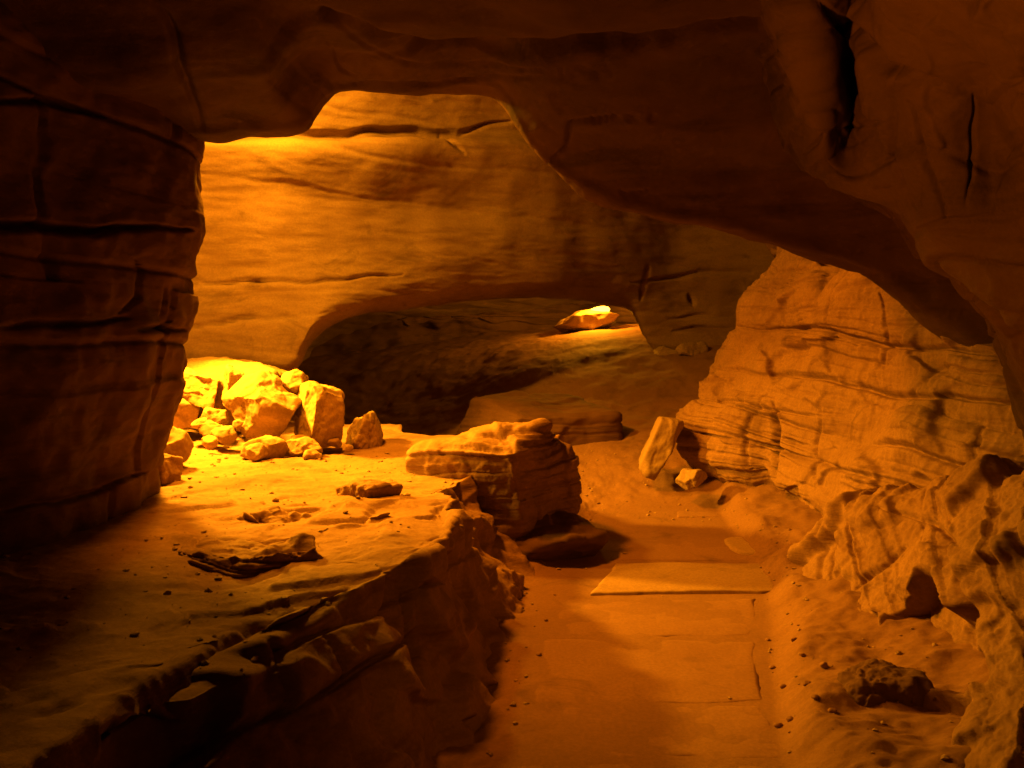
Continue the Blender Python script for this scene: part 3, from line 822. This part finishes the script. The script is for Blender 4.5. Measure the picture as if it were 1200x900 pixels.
rock('flat_rock', 530, 722, 464, 545, 8.7, 1.3, 51, M_DARK, 'wide flat rock slab with a dark right side, behind the layered boulder', 'rock', None, boxy=1, rot=(0.15, 0.05, 0.35), lay=0.02, lay_t=0.06, rough=0.5)
rock('leaning_slab', 757, 787, 484, 560, 7.35, 0.35, 53, M_BLOCK, 'pale stone slab leaning against the layered outcrop', 'stone slab', None, boxy=1, sub=5, tilt=0.45, rough=0.6)
rock('stone', 792, 828, 548, 574, 7.0, 0.25, 54, M_BLOCK, 'single rounded pale stone below the leaning slab', 'stone', None, sub=5)
rock('stone', 764, 794, 406, 430, 10.4, 0.3, 55, M_BLOCK, 'long pale stone lying on the sand by the cave back wall', 'stone', None, sub=5, rot=(0, 0.5, 0))
rock('stone', 790, 828, 402, 422, 10.3, 0.35, 56, M_BLOCK, 'rounded pale stone on the sand in front of the narrow gap', 'stone', None, sub=5)
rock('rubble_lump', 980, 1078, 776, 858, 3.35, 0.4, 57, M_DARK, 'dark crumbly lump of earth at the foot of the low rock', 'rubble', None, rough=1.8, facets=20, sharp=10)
rock('stone_tongue', 648, 726, 363, 390, 12.3, 0.5, 61, M_BLOCK, 'pale tongue of rock lit from close by at the end of the tunnel', 'rock', None, sub=5, rot=(0, -0.25, 0), rough=0.8, tilt=-0.10)

# small stones and chips

# floodlight at the end of the tunnel, its glass glowing
def emit_mat(name, color, strength):
    m = bpy.data.materials.new(name)
    m.use_nodes = True
    b = m.node_tree.nodes['Principled BSDF']
    b.inputs['Base Color'].default_value = color+(1,)
    b.inputs['Emission Color'].default_value = color+(1,)
    b.inputs['Emission Strength'].default_value = strength
    return m
def metal_mat(name, color):
    m = bpy.data.materials.new(name)
    m.use_nodes = True
    b = m.node_tree.nodes['Principled BSDF']
    b.inputs['Base Color'].default_value = color+(1,)
    b.inputs['Roughness'].default_value = 0.5
    b.inputs['Metallic'].default_value = 0.7
    return m
M_GLOW = emit_mat('lit_lamp_glass', (1.0, 0.62, 0.05), 7)
M_HOUSE = metal_mat('lamp_housing_metal', (0.12, 0.12, 0.12))
def part(name, bm, mat, parent):
    bmesh.ops.recalc_face_normals(bm, faces=bm.faces)
    me = bpy.data.meshes.new(name)
    bm.to_mesh(me); bm.free()
    me.materials.append(mat)
    o = bpy.data.objects.new(name, me)
    o.parent = parent
    col.objects.link(o)
    return o
def loft_box(bm, y0, y1, w0, h0, w1, h1, zc=0.1):
    v = [bm.verts.new((sx*w0, y0, zc+sz*h0)) for sx, sz in ((-1, -1), (1, -1), (1, 1), (-1, 1))]
    u = [bm.verts.new((sx*w1, y1, zc+sz*h1)) for sx, sz in ((-1, -1), (1, -1), (1, 1), (-1, 1))]
    for k in range(4):
        bm.faces.new((v[k], v[(k+1) % 4], u[(k+1) % 4], u[k]))
    bm.faces.new(v[::-1]); bm.faces.new(u)
fl = bpy.data.objects.new('cave_lamp', None)
fl.location = P(704, 377, 12.3)
col.objects.link(fl)
tag(fl, 'small glowing lamp at the far right end of the low tunnel', 'lamp')
def lathe(bm, prof, n=20):
    rings = [[bm.verts.new((r*math.cos(2*math.pi*k/n), r*math.sin(2*math.pi*k/n), z)) for k in range(n)] for r, z in prof]
    for a, b in zip(rings[:-1], rings[1:]):
        for k in range(n):
            bm.faces.new((a[k], a[(k+1) % n], b[(k+1) % n], b[k]))
    bm.faces.new(rings[0][::-1]); bm.faces.new(rings[-1])
fl.scale = (2.3, 1.0, 1.0)
fl.rotation_euler = (0, R(-14), 0)
bm = bmesh.new(); lathe(bm, [(0.030, 0.075), (0.058, 0.10), (0.072, 0.135), (0.066, 0.17), (0.040, 0.20), (0.012, 0.21)]); part('globe', bm, M_GLOW, fl)
bm = bmesh.new(); lathe(bm, [(0.09, -0.06), (0.085, 0.0), (0.045, 0.03), (0.040, 0.074)]); part('base', bm, M_HOUSE, fl)

rng = random.Random(5)
def pebble(px, py, zref, size, seed, mat, label, cat, group):
    x, y = gp(px, py, zref)
    D, F = ico(3)
    r = np.random.RandomState(seed)
    n = r.normal(size=(9, 3)); n /= np.linalg.norm(n, axis=1, keepdims=True)
    q = np.maximum(D@n.T, 1e-3)/(0.7+0.3*r.rand(9))
    V = D*np.minimum(1/(np.sum(q**18, axis=1)**(1/18)), 1.15)[:, None]
    V = V*np.array([1, 0.8+0.3*r.rand(), 0.55+0.2*r.rand()])*size/2
    z = float(ground_z(np.array([x]), np.array([y]))[0]) if zref < 0.3 else zref
    o = mesh_obj('pebble', V+np.array((x, y, z+size*0.15)), F, mat, (x, y, z))
    return tag(o, label, cat, group)
spots = [(905, 775), (918, 800), (930, 760), (945, 815), (955, 840), (912, 842), (925, 855), (900, 742), (965, 800), (940, 780), (975, 850), (950, 690), (640, 720), (650, 690), (632, 760), (925, 640), (930, 610), (905, 590), (890, 575), (925, 840)]
for k, (px, py) in enumerate(spots):
    pebble(px, py, 0.03, 0.012+0.022*rng.random(), 100+k, M_SLAB, 'small brown pebble scattered along the edge of the paved path', 'pebble', 'pebbles along the paved path')

# gravel and grit on the ledge and beside the path
from mathutils.bvhtree import BVHTree
from mathutils import Vector
def surf(obj):
    me = obj.data
    v = np.empty(len(me.vertices)*3, np.float32); me.vertices.foreach_get('co', v)
    f = np.empty(len(me.loops), np.int32); me.loops.foreach_get('vertex_index', f)
    return BVHTree.FromPolygons(v.reshape(-1, 3).tolist(), f.reshape(-1, 4).tolist())
def scatter(name, tree, pts, sizes, mat, seed):
    D, F = ico(1)
    r = np.random.RandomState(seed)
    Vs, Fs, off = [], [], 0
    for (x, y), sz in zip(pts, sizes):
        hit = tree.ray_cast(Vector((x, y, 2.2)), Vector((0, 0, -1)))
        if hit[0] is None or hit[1].z < 0.6 and hit[1].z > -0.6:
            continue
        V = D*(1+0.35*r.normal(size=(len(D), 1)).clip(-1, 1))*np.array([1, 0.6+0.5*r.rand(), 0.4+0.3*r.rand()])*sz/2
        V = V@rot3(0, 0, r.rand()*6.3).T+np.array(hit[0])+np.array((0, 0, sz*0.12))
        Vs.append(V); Fs.append(F+off); off += len(V)
    o = mesh_obj(name, np.concatenate(Vs), np.concatenate(Fs), mat)
    o.data.polygons.foreach_set('use_smooth', np.zeros(len(o.data.polygons), bool))
    return tag(o, kind='stuff')
r = np.random.RandomState(77)
pts = np.stack([-2.3+2.1*r.rand(1500), 2.4+4.2*r.rand(1500)], 1)
dens = noise(np.c_[pts*1.3, np.zeros(1500)], 9)
pts = pts[dens > -0.08][:900]
scatter('gravel', surf(bpy.data.objects['rock_ledge']), pts, 0.005+0.034*r.rand(len(pts))**6, M_BLOCK, 78)
pts = np.stack([-0.1+1.9*r.rand(2600), 2.3+6*r.rand(2600)], 1)
l, rr_ = path_edges(pts[:, 1])
edge_d = np.maximum(pts[:, 0]-rr_+0.05, l+0.05-pts[:, 0])
keep = (edge_d > -0.05*r.rand(2600)) | (r.rand(2600) < 0.06) | (pts[:, 1] > 6.6)
pts = pts[keep]
scatter('gravel', surf(bpy.data.objects['ground']), pts, 0.004+0.026*r.rand(len(pts))**6, M_BLOCK, 79)
